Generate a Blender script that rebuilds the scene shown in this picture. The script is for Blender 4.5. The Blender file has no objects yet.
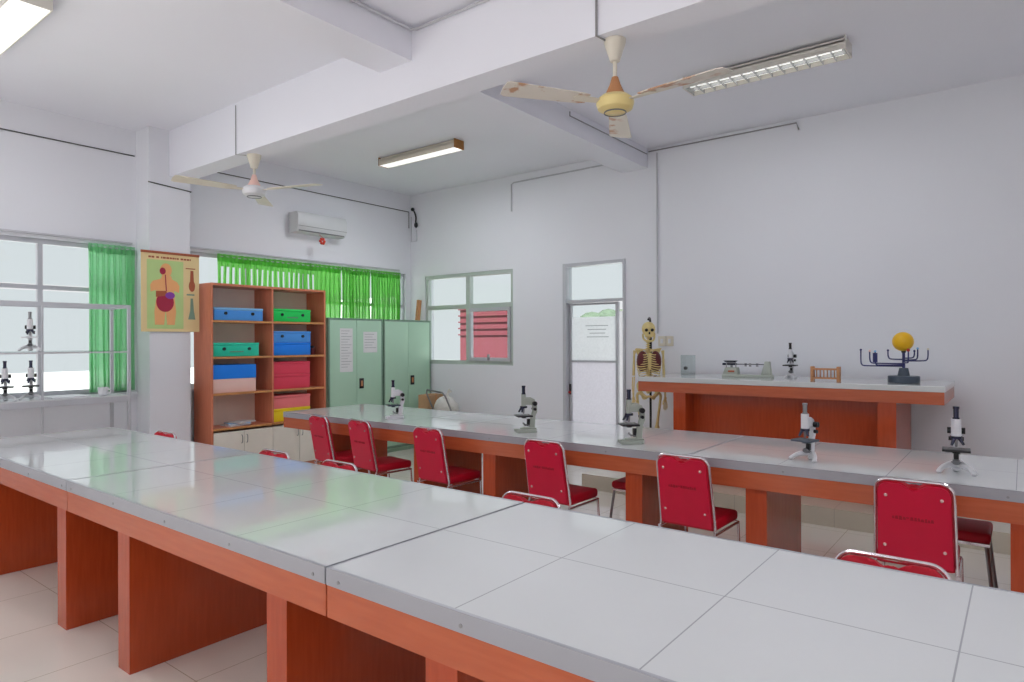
import bpy, bmesh, math, random
from mathutils import Vector, Matrix
random.seed(7)
S = bpy.context.scene
COL = S.collection
PI = math.pi

# ------------------------------------------------------------------ camera
cam_d = bpy.data.cameras.new('camera'); cam = bpy.data.objects.new('camera', cam_d); COL.objects.link(cam)
cam_d.sensor_fit = 'HORIZONTAL'; cam_d.sensor_width = 36.0; cam_d.lens = 36.0 * 660.0 / 1024.0
cam_d.clip_start = 0.05; cam_d.clip_end = 200
_y = math.radians(37.76); _p = math.radians(0.02); _r = math.radians(-0.212)
F = Vector((-math.sin(_y) * math.cos(_p), math.cos(_y) * math.cos(_p), math.sin(_p)))
R0 = Vector((math.cos(_y), math.sin(_y), 0)); U0 = R0.cross(F)
R1 = R0 * math.cos(_r) + U0 * math.sin(_r); U1 = -R0 * math.sin(_r) + U0 * math.cos(_r)
m = Matrix((R1, U1, -F)).transposed().to_4x4(); m.translation = Vector((0, 0, 1.5))
cam.matrix_world = m
S.camera = cam

# ------------------------------------------------------------------ world and exposure
W = bpy.data.worlds.new('overcast_sky'); S.world = W; W.use_nodes = True
bg = W.node_tree.nodes['Background']
bg.inputs['Color'].default_value = (0.95, 0.97, 1.0, 1); bg.inputs['Strength'].default_value = 0.84
S.view_settings.view_transform = 'Standard'; S.view_settings.look = 'None'
S.view_settings.gamma = 1.0; S.view_settings.use_curve_mapping = False
S.view_settings.exposure = 0.0
LAMP_W = 12.0       # watts of each fluorescent batten


_sd = bpy.data.lights.new('sun', 'SUN'); _sd.energy = 15.0; _sd.angle = 0.05; _sd.color = (1, .99, .98)
_so = bpy.data.objects.new('sun', _sd); COL.objects.link(_so); _so.location = (12, 0, 14)
_so.rotation_euler = Vector((-.25, .55, -.8)).to_track_quat('-Z', 'Y').to_euler()


# ------------------------------------------------------------------ materials
def srgb(r, g, b):
    f = lambda c: (c / 255 / 12.92) if c / 255 <= 0.04045 else ((c / 255 + 0.055) / 1.055) ** 2.4
    return (f(r), f(g), f(b), 1)


def mat(name, col, rough=0.5, metal=0.0, noise=0.06, scale=6.0, spec=0.5, coat=0.0, bump=0.0, emit=0.0, trans=0.0, alpha=1.0):
    M = bpy.data.materials.new(name); M.use_nodes = True
    nt = M.node_tree; N = nt.nodes; L = nt.links
    b = N['Principled BSDF']
    c = srgb(*col)
    b.inputs['Roughness'].default_value = rough; b.inputs['Metallic'].default_value = metal
    b.inputs['Specular IOR Level'].default_value = spec; b.inputs['Coat Weight'].default_value = coat
    tc = N.new('ShaderNodeTexCoord'); no = N.new('ShaderNodeTexNoise')
    no.inputs['Scale'].default_value = scale; no.inputs['Detail'].default_value = 4
    L.new(tc.outputs['Object'], no.inputs['Vector'])
    mx = N.new('ShaderNodeMix'); mx.data_type = 'RGBA'
    mx.inputs['A'].default_value = tuple(x * (1 - noise) for x in c[:3]) + (1,)
    mx.inputs['B'].default_value = tuple(min(1, x * (1 + noise)) for x in c[:3]) + (1,)
    L.new(no.outputs['Fac'], mx.inputs['Factor']); L.new(mx.outputs['Result'], b.inputs['Base Color'])
    if bump:
        bp = N.new('ShaderNodeBump'); bp.inputs['Strength'].default_value = bump; bp.inputs['Distance'].default_value = 0.003
        L.new(no.outputs['Fac'], bp.inputs['Height']); L.new(bp.outputs['Normal'], b.inputs['Normal'])
    if emit:
        b.inputs['Emission Color'].default_value = c; b.inputs['Emission Strength'].default_value = emit
    if trans:
        b.inputs['Transmission Weight'].default_value = trans
    return M


def grid_mat(name, col, line, px, py, ox=0, oy=0, wid=0.004, rough=0.12, coat=0.0, noise=0.03, nscale=3.0):
    """tiles with grout lines in object space"""
    M = mat(name, col, rough, noise=noise, scale=nscale, coat=coat)
    nt = M.node_tree; N = nt.nodes; L = nt.links; b = N['Principled BSDF']
    src = b.inputs['Base Color'].links[0].from_socket
    tc = N.new('ShaderNodeTexCoord'); sp = N.new('ShaderNodeSeparateXYZ'); L.new(tc.outputs['Object'], sp.inputs[0])
    outs = []
    for ax, p, o in (('X', px, ox), ('Y', py, oy)):
        a = N.new('ShaderNodeMath'); a.operation = 'SUBTRACT'; L.new(sp.outputs[ax], a.inputs[0]); a.inputs[1].default_value = o
        d = N.new('ShaderNodeMath'); d.operation = 'DIVIDE'; L.new(a.outputs[0], d.inputs[0]); d.inputs[1].default_value = p
        f = N.new('ShaderNodeMath'); f.operation = 'FRACT'; L.new(d.outputs[0], f.inputs[0])
        s = N.new('ShaderNodeMath'); s.operation = 'SUBTRACT'; L.new(f.outputs[0], s.inputs[0]); s.inputs[1].default_value = 0.5
        ab = N.new('ShaderNodeMath'); ab.operation = 'ABSOLUTE'; L.new(s.outputs[0], ab.inputs[0])
        g = N.new('ShaderNodeMath'); g.operation = 'GREATER_THAN'; L.new(ab.outputs[0], g.inputs[0]); g.inputs[1].default_value = 0.5 - wid / p / 2
        outs.append(g)
    mm = N.new('ShaderNodeMath'); mm.operation = 'MAXIMUM'; L.new(outs[0].outputs[0], mm.inputs[0]); L.new(outs[1].outputs[0], mm.inputs[1])
    mx = N.new('ShaderNodeMix'); mx.data_type = 'RGBA'; L.new(mm.outputs[0], mx.inputs['Factor'])
    L.new(src, mx.inputs['A']); mx.inputs['B'].default_value = srgb(*line)
    L.new(mx.outputs['Result'], b.inputs['Base Color'])
    return M


def wood_mat(name, c1, c2, rough=0.35, axis='X', scale=9.0):
    M = mat(name, c1, rough)
    nt = M.node_tree; N = nt.nodes; L = nt.links; b = N['Principled BSDF']
    tc = N.new('ShaderNodeTexCoord'); mp = N.new('ShaderNodeMapping'); L.new(tc.outputs['Object'], mp.inputs[0])
    mp.inputs['Scale'].default_value = (0.6, 6, 6) if axis == 'X' else (6, 6, 0.6)
    no = N.new('ShaderNodeTexNoise'); no.inputs['Scale'].default_value = scale; no.inputs['Detail'].default_value = 5
    L.new(mp.outputs[0], no.inputs['Vector'])
    r = N.new('ShaderNodeValToRGB'); r.color_ramp.elements[0].position = 0.35; r.color_ramp.elements[1].position = 0.68
    r.color_ramp.elements[0].color = srgb(*c2); r.color_ramp.elements[1].color = srgb(*c1)
    L.new(no.outputs['Fac'], r.inputs[0]); L.new(r.outputs[0], b.inputs['Base Color'])
    return M


def mix_mat(name, kind, col, fac, rough=0.02, tl=0.6):
    """glass pane = transparent + glossy;  curtain = diffuse + translucent (+ transparent)"""
    M = bpy.data.materials.new(name); M.use_nodes = True
    nt = M.node_tree; N = nt.nodes; L = nt.links
    N.remove(N['Principled BSDF']); out = N['Material Output']
    if kind == 'glass':
        t = N.new('ShaderNodeBsdfTransparent'); t.inputs[0].default_value = srgb(*col)
        g = N.new('ShaderNodeBsdfGlossy'); g.inputs['Roughness'].default_value = rough
        lw = N.new('ShaderNodeLayerWeight'); pw = N.new('ShaderNodeMath'); pw.operation = 'POWER'; pw.inputs[1].default_value = 4; L.new(lw.outputs['Facing'], pw.inputs[0])
        ad = N.new('ShaderNodeMath'); ad.operation = 'MULTIPLY_ADD'; L.new(pw.outputs[0], ad.inputs[0]); ad.inputs[1].default_value = .7; ad.inputs[2].default_value = .02
        x = N.new('ShaderNodeMixShader'); L.new(ad.outputs[0], x.inputs[0]); L.new(t.outputs[0], x.inputs[1]); L.new(g.outputs[0], x.inputs[2])
        L.new(x.outputs[0], out.inputs[0])
    else:
        d = N.new('ShaderNodeBsdfDiffuse'); tr = N.new('ShaderNodeBsdfTranslucent'); tp = N.new('ShaderNodeBsdfTransparent')
        tc = N.new('ShaderNodeTexCoord'); no = N.new('ShaderNodeTexNoise'); no.inputs['Scale'].default_value = 40
        L.new(tc.outputs['Object'], no.inputs['Vector'])
        mx = N.new('ShaderNodeMix'); mx.data_type = 'RGBA'; L.new(no.outputs['Fac'], mx.inputs['Factor'])
        c = srgb(*col); mx.inputs['A'].default_value = tuple(k * .85 for k in c[:3]) + (1,); mx.inputs['B'].default_value = c
        L.new(mx.outputs['Result'], d.inputs[0]); L.new(mx.outputs['Result'], tr.inputs[0])
        x = N.new('ShaderNodeMixShader'); x.inputs[0].default_value = tl; L.new(d.outputs[0], x.inputs[1]); L.new(tr.outputs[0], x.inputs[2])
        y = N.new('ShaderNodeMixShader'); y.inputs[0].default_value = fac; L.new(x.outputs[0], y.inputs[1]); L.new(tp.outputs[0], y.inputs[2])
        L.new(y.outputs[0], out.inputs[0])
    return M


M = dict(
    wall=mat('wall_paint', (236, 237, 243), 0.7, noise=0.025, scale=1.3, bump=0.05),
    ceil=mat('ceiling_paint', (242, 242, 250), 0.75, noise=0.02, scale=1.1),
    floor=grid_mat('floor_tile', (244, 236, 226), (190, 176, 152), 0.6, 0.6, 0.1, 0.25, 0.004, rough=0.08, coat=0.3),
    plat=grid_mat('platform_tile', (226, 218, 200), (190, 184, 170), 0.4, 0.4, 0, 0, 0.003, rough=0.2),
    top=grid_mat('white_ceramic_top', (226, 228, 229), (176, 178, 182), 0.5325, 0.5185, 0, 0, 0.004, rough=0.10, coat=0.4),
    btop=mat('bench_top_white', (214, 218, 218), 0.12, noise=0.03, coat=0.4),
    trim=mat('grey_edge_strip', (170, 171, 178), 0.35, metal=0.0, noise=0.08, scale=4),
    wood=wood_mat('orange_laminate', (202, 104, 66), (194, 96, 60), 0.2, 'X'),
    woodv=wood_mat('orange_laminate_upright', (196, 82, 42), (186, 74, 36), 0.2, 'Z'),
    shelfw=wood_mat('shelf_laminate', (222, 138, 106), (212, 126, 94), 0.3, 'Z'),
    shelfedge=wood_mat('shelf_edge_band', (214, 154, 94), (200, 138, 82), 0.4, 'X'),
    shelfback=mat('shelf_back_board', (250, 232, 216), 0.6),
    white=mat('white_laminate', (240, 234, 222), 0.35),
    red=mat('red_upholstery', (204, 0, 40), 0.55, noise=0.12, scale=14, bump=0.15),
    redback=mat('red_back_cover', (214, 0, 58), 0.42, noise=0.07, scale=10),
    ink=mat('dark_print', (172, 0, 36), 0.5),
    chrome=mat('chrome_tube', (222, 212, 216), 0.16, metal=0.85, noise=0.04),
    chromed=mat('dull_steel', (150, 150, 152), 0.3, metal=0.8),
    button=mat('silver_button', (236, 200, 196), 0.25, metal=0.5),
    rubber=mat('black_rubber', (26, 26, 28), 0.6),
    black=mat('black_plastic', (22, 22, 26), 0.35),
    navy=mat('dark_blue_metal', (44, 46, 108), 0.35),
    slate=mat('slate_grey_plastic', (74, 86, 100), 0.4),
    mgrey=mat('grey_green_enamel', (176, 182, 172), 0.35, noise=0.08),
    mwhite=mat('white_enamel', (232, 232, 236), 0.3),
    lens=mat('dark_lens_metal', (62, 64, 84), 0.25, metal=0.6),
    green=mat('green_steel', (178, 214, 188), 0.45, noise=0.03),
    greend=mat('green_steel_gap', (116, 146, 126), 0.5),
    paper=mat('white_paper', (228, 228, 228), 0.7, noise=0.02),
    print=mat('grey_print', (150, 152, 156), 0.7),
    alu=mat('aluminium_frame', (196, 198, 204), 0.4, metal=0.1),
    alug=mat('greenish_aluminium_frame', (190, 200, 194), 0.4, metal=0.1),
    glass=mix_mat('window_glass', 'glass', (246, 250, 250), 0.1),
    clear=mix_mat('clear_plastic', 'glass', (244, 247, 247), 0.1, 0.08),
    doorfill=mix_mat('translucent_doorway_fill', 'cloth', (240, 240, 246), 0.10, tl=.8),
    thin=mix_mat('thin_white_sheet', 'cloth', (252, 252, 254), 0.12, tl=.85),
    curt=mix_mat('green_curtain_cloth', 'cloth', (160, 236, 130), 0.22, tl=.75),
    curt2=mix_mat('sheer_green_curtain', 'cloth', (186, 244, 200), 0.28, tl=.7),
    skin=mat('printed_orange', (248, 182, 122), 0.6), organ=mat('printed_crimson', (176, 40, 72), 0.6),
    purple=mat('printed_purple', (150, 70, 176), 0.6), pbrown=mat('printed_brown', (176, 92, 60), 0.6),
    pteal=mat('printed_teal', (130, 160, 140), 0.6), pgreen=mat('printed_light_green', (196, 222, 148), 0.6, noise=.08),
    pyellow=mat('printed_cream', (240, 216, 160), 0.6),
    rust=mat('rusty_tin', (168, 116, 60), 0.6, metal=0.3, noise=0.4, scale=30),
    enamel=mat('cream_enamel', (226, 218, 202), 0.4), cream=mat('yellowed_enamel', (236, 214, 146), 0.35, noise=0.05),
    stain=None, tube=mat('lit_tube', (250, 250, 246), 0.5, emit=0.9, noise=0),
    lamp_body=mat('lamp_tray', (220, 216, 208), 0.4), louvre=mat('lamp_louvre', (206, 208, 208), 0.25, metal=0.4),
    bone=mat('ivory_bone', (226, 204, 140), 0.5, noise=0.15, scale=20), lung=mat('dark_red_lung', (92, 22, 26), 0.5, noise=.2),
    cable=mat('dark_cable', (86, 84, 84), 0.6), lcable=mat('dusty_grey_cable', (150, 148, 150), 0.6), pipe=mat('painted_pipe', (200, 200, 206), 0.6),
    blue=mat('blue_plastic', (78, 158, 240), 0.35), blue2=mat('bright_blue_card', (18, 136, 250), 0.45), blued=mat('pale_blue_label', (130, 190, 236), 0.5),
    teal=mat('teal_plastic', (36, 212, 176), 0.35), grn=mat('green_plastic', (22, 220, 98), 0.35),
    pink=mat('pink_card', (250, 208, 196), 0.6), crim=mat('crimson_card', (234, 68, 94), 0.5), salmon=mat('salmon_card', (248, 128, 130), 0.5),
    yel=mat('yellow_card', (255, 222, 30), 0.5), ball=mat('yellow_ball', (246, 190, 14), 0.35), redp=mat('red_paint', (206, 50, 30), 0.4),
    tan=mat('tan_wood', (196, 136, 90), 0.5), outred=mat('outside_red_wall', (108, 50, 58), 0.7), outwhite=mat('outside_white_wall', (236, 236, 236), 0.8),
    ground=mat('outside_concrete', (186, 186, 182), 0.9), leaf=mat('outside_leaves', (78, 92, 74), 0.8, noise=0.5, scale=8),
    skyblue=mat('outside_blue_roof', (140, 186, 222), 0.6), bag=mat('cloudy_polythene', (216, 214, 208), 0.3, noise=.1), cardb=mat('brown_cardboard', (186, 148, 110), 0.7, noise=.15),
    acw=mat('air_conditioner_plastic', (214, 216, 218), 0.4), dgrey=mat('dark_grey_slot', (120, 122, 124), 0.6),
)
# stained fan blade
M['stain'] = mat('stained_blade', (226, 218, 206), 0.45)
_b = M['stain'].node_tree; _pr = _b.nodes['Principled BSDF']; _src = _pr.inputs['Base Color'].links[0].from_socket
_tc = _b.nodes.new('ShaderNodeTexCoord'); _n = _b.nodes.new('ShaderNodeTexNoise'); _n.inputs['Scale'].default_value = 9; _n.inputs['Detail'].default_value = 6
_b.links.new(_tc.outputs['Object'], _n.inputs['Vector'])
_r = _b.nodes.new('ShaderNodeValToRGB'); _r.color_ramp.elements[0].position = .54; _r.color_ramp.elements[1].position = .62
_b.links.new(_n.outputs['Fac'], _r.inputs[0])
_m = _b.nodes.new('ShaderNodeMix'); _m.data_type = 'RGBA'; _b.links.new(_r.outputs[0], _m.inputs['Factor']); _b.links.new(_src, _m.inputs['A'])
_m.inputs['B'].default_value = srgb(196, 150, 116); _b.links.new(_m.outputs['Result'], _pr.inputs['Base Color'])


# ------------------------------------------------------------------ mesh helpers
class MB:
    def __init__(s): s.bm = bmesh.new()

    def box(s, x0, x1, y0, y1, z0, z1, bev=0.0, M4=None):
        g = bmesh.new(); bmesh.ops.create_cube(g, size=1)
        for v in g.verts:
            v.co = Vector(((v.co.x + .5) * (x1 - x0) + x0, (v.co.y + .5) * (y1 - y0) + y0, (v.co.z + .5) * (z1 - z0) + z0))
        if bev: bmesh.ops.bevel(g, geom=g.edges[:], offset=bev, segments=3, profile=.5, affect='EDGES')
        return s._merge(g, M4)

    def _merge(s, g, M4=None):
        if M4 is not None: bmesh.ops.transform(g, matrix=M4, verts=g.verts[:])
        me = bpy.data.meshes.new('tmp'); g.to_mesh(me); g.free(); s.bm.from_mesh(me); bpy.data.meshes.remove(me)
        return s

    def cyl(s, a, b, r, r2=None, n=16):
        a = Vector(a); b = Vector(b); d = b - a
        g = bmesh.new(); bmesh.ops.create_cone(g, cap_ends=True, segments=n, radius1=r, radius2=r if r2 is None else r2, depth=d.length)
        q = d.to_track_quat('Z', 'Y').to_matrix().to_4x4(); q.translation = (a + b) / 2
        return s._merge(g, q)

    def ball(s, c, r, sc=(1, 1, 1), n=16, M4=None):
        g = bmesh.new(); bmesh.ops.create_uvsphere(g, u_segments=n, v_segments=max(8, n * 2 // 3), radius=r)
        for v in g.verts: v.co = Vector((v.co.x * sc[0], v.co.y * sc[1], v.co.z * sc[2]))
        t = Matrix.Translation(c)
        return s._merge(g, t @ M4 if M4 is not None else t)

    def lathe(s, prof, c=(0, 0, 0), n=24, M4=None):
        g = bmesh.new(); rings = []
        for r, z in prof:
            rings.append([g.verts.new((r * math.cos(2 * PI * k / n), r * math.sin(2 * PI * k / n), z)) for k in range(n)] if r > 1e-6 else [g.verts.new((0, 0, z))])
        for A, B in zip(rings, rings[1:]):
            for k in range(n):
                k2 = (k + 1) % n
                vs = [A[k % len(A)], A[k2 % len(A)], B[k2 % len(B)], B[k % len(B)]]
                u = []
                for v in vs:
                    if v not in u: u.append(v)
                if len(u) >= 3: g.faces.new(u)
        if len(rings[0]) > 1: g.faces.new(rings[0][::-1])
        if len(rings[-1]) > 1: g.faces.new(rings[-1])
        t = Matrix.Translation(c)
        return s._merge(g, t @ M4 if M4 is not None else t)

    def tube(s, pts, r, n=8, smooth=0, radii=None, closed=False):
        P = [Vector(p) for p in pts]
        rr = list(radii) if radii else [r] * len(P)
        for _ in range(smooth):     # corner cutting
            Q = [P[0]]; q = [rr[0]]
            for i in range(len(P) - 1):
                Q += [P[i].lerp(P[i + 1], .25), P[i].lerp(P[i + 1], .75)]; q += [rr[i] * .75 + rr[i + 1] * .25, rr[i] * .25 + rr[i + 1] * .75]
            Q.append(P[-1]); q.append(rr[-1]); P, rr = Q, q
        g = bmesh.new(); rings = []
        T = [(P[min(i + 1, len(P) - 1)] - P[max(i - 1, 0)]).normalized() for i in range(len(P))]
        nrm = T[0].orthogonal().normalized()
        for i, p in enumerate(P):
            nrm = (nrm - T[i] * nrm.dot(T[i])).normalized(); bi = T[i].cross(nrm)
            rings.append([g.verts.new(p + (nrm * math.cos(2 * PI * k / n) + bi * math.sin(2 * PI * k / n)) * rr[i]) for k in range(n)])
        for A, B in zip(rings, rings[1:]):
            for k in range(n): g.faces.new((A[k], A[(k + 1) % n], B[(k + 1) % n], B[k]))
        g.faces.new(rings[0][::-1]); g.faces.new(rings[-1])
        return s._merge(g)

    def prism(s, poly, z0, z1, M4=None, bev=0):
        g = bmesh.new(); A = [g.verts.new((x, y, z0)) for x, y in poly]; B = [g.verts.new((x, y, z1)) for x, y in poly]
        g.faces.new(A[::-1]); g.faces.new(B)
        for k in range(len(poly)): g.faces.new((A[k], A[(k + 1) % len(A)], B[(k + 1) % len(A)], B[k]))
        if bev: bmesh.ops.bevel(g, geom=[e for e in g.edges if abs(e.verts[0].co.z - e.verts[1].co.z) < 1e-6], offset=bev, segments=3, profile=.5, affect='EDGES')
        return s._merge(g, M4)

    def xf(s, M4): bmesh.ops.transform(s.bm, matrix=M4, verts=s.bm.verts[:]); return s

    def build(s, name, m, parent=None, smooth=True, ang=35):
        bmesh.ops.recalc_face_normals(s.bm, faces=s.bm.faces[:])
        if smooth:
            for f in s.bm.faces: f.smooth = True
            for e in s.bm.edges:
                if len(e.link_faces) == 2 and e.calc_face_angle(0) > math.radians(ang): e.smooth = False
        me = bpy.data.meshes.new(name); s.bm.to_mesh(me); s.bm.free()
        me.materials.append(m)
        o = bpy.data.objects.new(name, me); COL.objects.link(o)
        if parent: o.parent = parent
        return o


def tag(o, label=None, cat=None, group=None, kind=None):
    if label: o['label'] = label
    if cat: o['category'] = cat
    if group: o['group'] = group
    if kind: o['kind'] = kind
    return o


def thing(name, loc, rz=0, label=None, cat=None, group=None, kind=None):
    o = bpy.data.objects.new(name, None); COL.objects.link(o); o.location = loc; o.rotation_euler = (0, 0, rz)
    o.empty_display_size = .1
    return tag(o, label, cat, group, kind)


def children(o): return [c for c in COL.objects if c.parent == o]


def copy_tree(o, parent=None):
    c = o.copy(); COL.objects.link(c); c.parent = parent
    for ch in children(o): copy_tree(ch, c)
    return c


def each(name, m, parent, mbs, smooth=True): return [b.build(name, m, parent, smooth) for b in mbs]


def RZ(a): return Matrix.Rotation(a, 4, 'Z')


def struct(mb, name, m, smooth=False): return tag(mb.build(name, m, None, smooth), kind='structure')


# ================================================================== ROOM
LX, BY, ZC, ZB = -7.2, 6.84, 3.67, 3.20
RX, FY = 3.2, -3.0            # right wall and the wall behind the camera
WT = 0.18


def wall_with_holes(axis, pos, thick, a0, a1, z0, z1, holes):
    """wall in the plane axis=pos, growing outward by thick; holes (a0,a1,z0,z1) sorted"""
    mb = MB()
    lo, hi = (pos - thick, pos) if thick > 0 else (pos, pos - thick)

    def b(p0, p1, q0, q1):
        if p1 - p0 < 1e-4 or q1 - q0 < 1e-4: return
        if axis == 'x': mb.box(lo, hi, p0, p1, q0, q1)
        else: mb.box(p0, p1, lo, hi, q0, q1)
    c = a0
    for h0, h1, hz0, hz1 in holes:
        b(c, h0, z0, z1); b(h0, h1, z0, hz0); b(h0, h1, hz1, z1); c = h1
    b(c, a1, z0, z1)
    return mb


W1 = (-2.2, 2.95, 1.0, 2.47); W2 = (3.47, 6.74, 1.0, 2.50)
struct(wall_with_holes('x', LX, WT, FY, BY, 0, ZC, [W1, W2]), 'wall_left', M['wall'])
BW = (-6.90, -5.28, 1.18, 2.45); BD = (-4.49, -3.635, 0.0, 2.45)
struct(wall_with_holes('y', BY, -WT, LX - WT, RX + WT, 0, ZC, [BW, BD]), 'wall_back', M['wall'])
struct(wall_with_holes('x', RX, -WT, FY, BY, 0, ZC, []), 'wall_right', M['wall'])
struct(wall_with_holes('y', FY, WT, LX - WT, RX + WT, 0, ZC, [(-6.6, -3.8, .9, 3.0), (-3.2, 2.6, .9, 3.0)]), 'wall_front', M['wall'])  # unseen openings, added so sunlight brightens the room from behind the camera
struct(MB().box(LX - WT, RX + WT, FY - WT, BY + WT, -0.12, 0), 'floor', M['floor'])
struct(MB().box(LX - WT, RX + WT, FY - WT, BY + WT, ZC, ZC + .15), 'ceiling', M['ceil'])
struct(MB().box(LX, RX, 3.20, 3.42, ZB, ZC), 'trim_1', M['ceil'])                  # cross beam
YB = MB(); YB.box(-3.68, -3.35, 3.42, BY, 3.45, ZC); YB.box(-3.68, -3.35, FY, 3.20, 3.45, ZC)
struct(YB, 'trim_2', M['ceil'])                                                    # shallower long beam
struct(MB().box(LX, -6.91, 3.0, 3.41, 0, ZB).box(LX, -6.91, 3.0, 3.2, ZB, ZC), 'trim_3', M['wall'])                    # pier
struct(MB().box(-3.56, RX, 5.75, BY, 0, .15), 'platform', M['plat'])

# ground and buildings outside
struct(MB().box(-40, 30, BY + WT, 40, -.3, -.02).box(-40, LX - WT, -30, BY + WT, -.3, -.02), 'ground', M['ground'])
o = thing('red_building', (-7.9, 9.8, 0), 0, 'red painted building with louvred slats seen through the back window', 'building')
MB().box(-1.0, .5, 0, 1.5, -.02, 2.13).build('wall', M['outred'], o, False)
s_ = MB()
for k in range(5): s_.box(-1.03, .53, -.03, .0, 2.12 - k * .125, 2.145 - k * .125)
s_.build('louvre_slat', M['outred'], o, False)
o = MB().box(-16.5, -9.4, 9.0, 9.2, -.02, 2.4); tag(o.build('boundary_wall', M['outwhite'], None, False), 'white boundary wall left of the red building outside', 'wall')
o = MB().box(-6.45, -4.0, 11.0, 11.2, -.02, 1.72); tag(o.build('garden_wall', M['outwhite'], None, False), 'low pale wall outside beyond the door', 'wall')
mb = MB()
for k in range(60):
    mb.ball((random.uniform(-9.5, -7.0), random.uniform(15.2, 16.4), random.uniform(0.2, 2.0)), random.uniform(.3, .5), n=8)
tag(mb.build('hedge', M['leaf'], None), 'pale green hedge seen over the door panel outside', 'hedge')


# ================================================================== WINDOWS AND DOOR
def win_left(n, y0, y1, z0, z1, mull, trans_z, label):
    w = thing('window_%d' % n, (LX - .06, 0, 0), 0, kind='structure')
    f = MB(); t = .03
    f.box(-t, t, y0, y1, z1 - .045, z1); f.box(-t, t, y0, y1, z0, z0 + .045); t2 = t - .004
    f.box(-t2, t2, y0 + .001, y0 + .035, z0 + .002, z1 - .002); f.box(-t2, t2, y1 - .035, y1 - .001, z0 + .002, z1 - .002)
    for y in mull: f.box(-t2, t2, y - .02, y + .02, z0 + .002, z1 - .002)
    f.box(-t2 + .004, t2 - .004, y0 + .002, y1 - .002, trans_z - .02, trans_z + .02)
    f.build('window_frame', M['alu'], w, False)
    ys = [y0] + list(mull) + [y1]
    for a, b in zip(ys, ys[1:]):
        for c, d in ((z0, trans_z), (trans_z, z1)):
            MB().box(-.004, .004, a + .03, b - .03, c + .03, d - .03).build('window_pane', M['glass'], w, False)
    MB().box(-.02, .13, y0 - .03, y1 + .03, z0 - .03, z0).build('window_sill', M['wall'], w, False)
    return w


win_left(1, *W1, [-1.4, -.2, 1.0, 2.17], 2.02, '')
win_left(2, *W2, [4.25, 5.03, 5.8], 2.02, '')
# sliding sash rail behind in window 1
w = thing('window_3', (0, BY + .05, 0), 0, kind='structure')
x0, x1, z0, z1 = BW; xm = -6.078; zt = 1.985; f = MB(); t = .04
f.box(x0, x1, -t, t, z1 - .05, z1); f.box(x0, x1, -t, t, z0, z0 + .055); u = t - .003; f.box(x0 + .001, x0 + .045, -u, u, z0 + .002, z1 - .002); f.box(x1 - .045, x1 - .001, -u, u, z0 + .002, z1 - .002)
f.box(xm - .035, xm + .035, -u, u, z0 + .002, z1 - .002); f.box(x0 + .002, x1 - .002, -u + .003, u - .003, zt - .03, zt + .03)
f.build('window_frame', M['alug'], w, False)
f = MB()     # awning sash in the lower right
a, b, c, d = xm + .035, x1 - .045, z0 + .055, zt - .03
for q in ((a, b, c, c + .045, 0), (a, b, d - .045, d, 0), (a + .001, a + .04, c + .001, d - .001, .003), (b - .04, b - .001, c + .001, d - .001, .003)): f.box(q[0], q[1], -.065 + q[4], -.01, q[2], q[3])
sash = f.build('window_sash', M['alu'], w, False)
MB().box((a + b) / 2 - .012, (a + b) / 2 + .012, -.085, -.06, c + .01, c + .09).build('handle', M['chromed'], sash, False)
for q in ((x0 + .03, xm - .03, zt, z1 - .04), (xm + .03, x1 - .03, zt, z1 - .04), (x0 + .03, xm - .03, z0 + .04, zt), (a + .03, b - .03, c + .03, d - .03)):
    MB().box(q[0], q[1], -.004, .004, q[2], q[3]).build('window_pane', M['glass'], w, False)

w = thing('door_1', (0, BY + .05, 0), 0, kind='structure')
x0, x1, z0, z1 = BD; f = MB()
f.box(x0, x0 + .045, -.07, .07, 0, z1); f.box(x1 - .03, x1, -.067, .067, 0, z1); f.box(x0 + .001, x1 - .001, -.064, .064, z1 - .04, z1 - .001); f.box(x0 + .002, x1 - .002, -.06, .06, 1.965, 2.0)
f.build('door_frame', M['alu'], w, False)
MB().box(x0 + .04, x1 - .03, -.004, .004, 2.0, z1 - .04).build('transom_pane', M['glass'], w, False)
l0, l1 = x0 + .05, x1 - .125
f = MB(); f.box(l0, l0 + .03, .0, .04, .02, 1.96); f.box(l1 - .035, l1, 0, .04, .02, 1.96); f.box(l0 + .001, l1 - .001, .002, .038, .021, .1); f.box(l0 + .001, l1 - .001, .002, .038, 1.24, 1.265); f.box(l0 + .001, l1 - .001, .002, .038, 1.935, 1.959)
leaf = f.build('door_leaf', M['alu'], w, False)
MB().box(l0 + .03, l1 - .035, .018, .022, .1, 1.24).build('lower_panel', M['doorfill'], leaf, False)  # translucent panel standing in for the bright outdoors beyond the open doorway
MB().box(l0 + .03, l1 - .035, .026, .030, 1.265, 1.935).build('glass_pane', M['glass'], leaf, False)
MB().box(l0 + .031, l1 - .036, .014, .016, 1.266, 1.79).build('notice_sheet', M['thin'], leaf, False)
f = MB()
for k, (p, q) in enumerate(((.3, .85), (.35, .8), (.4, .78), (.33, .86))):
    ww = l1 - l0 - .11; f.box(l0 + .055 + ww * p, l0 + .055 + ww * q, 0.0125, .0138, 1.68 - k * .045, 1.688 - k * .045)
f.build('printed_lines', M['print'], leaf, False)
h = MB(); h.box(l0 + .004, l0 + .028, -.012, 0, .84, .97, .004); h = h.build('lock', M['black'], leaf); MB().cyl((l0 + .016, -.012, .87), (l0 + .016, -.03, .87), .014).build('knob', M['redp'], h)
MB().box(l1 + .015, x1 - .03, .0, .004, 0.1, 1.85).build('side_panel', M['thin'], w, False)


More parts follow.
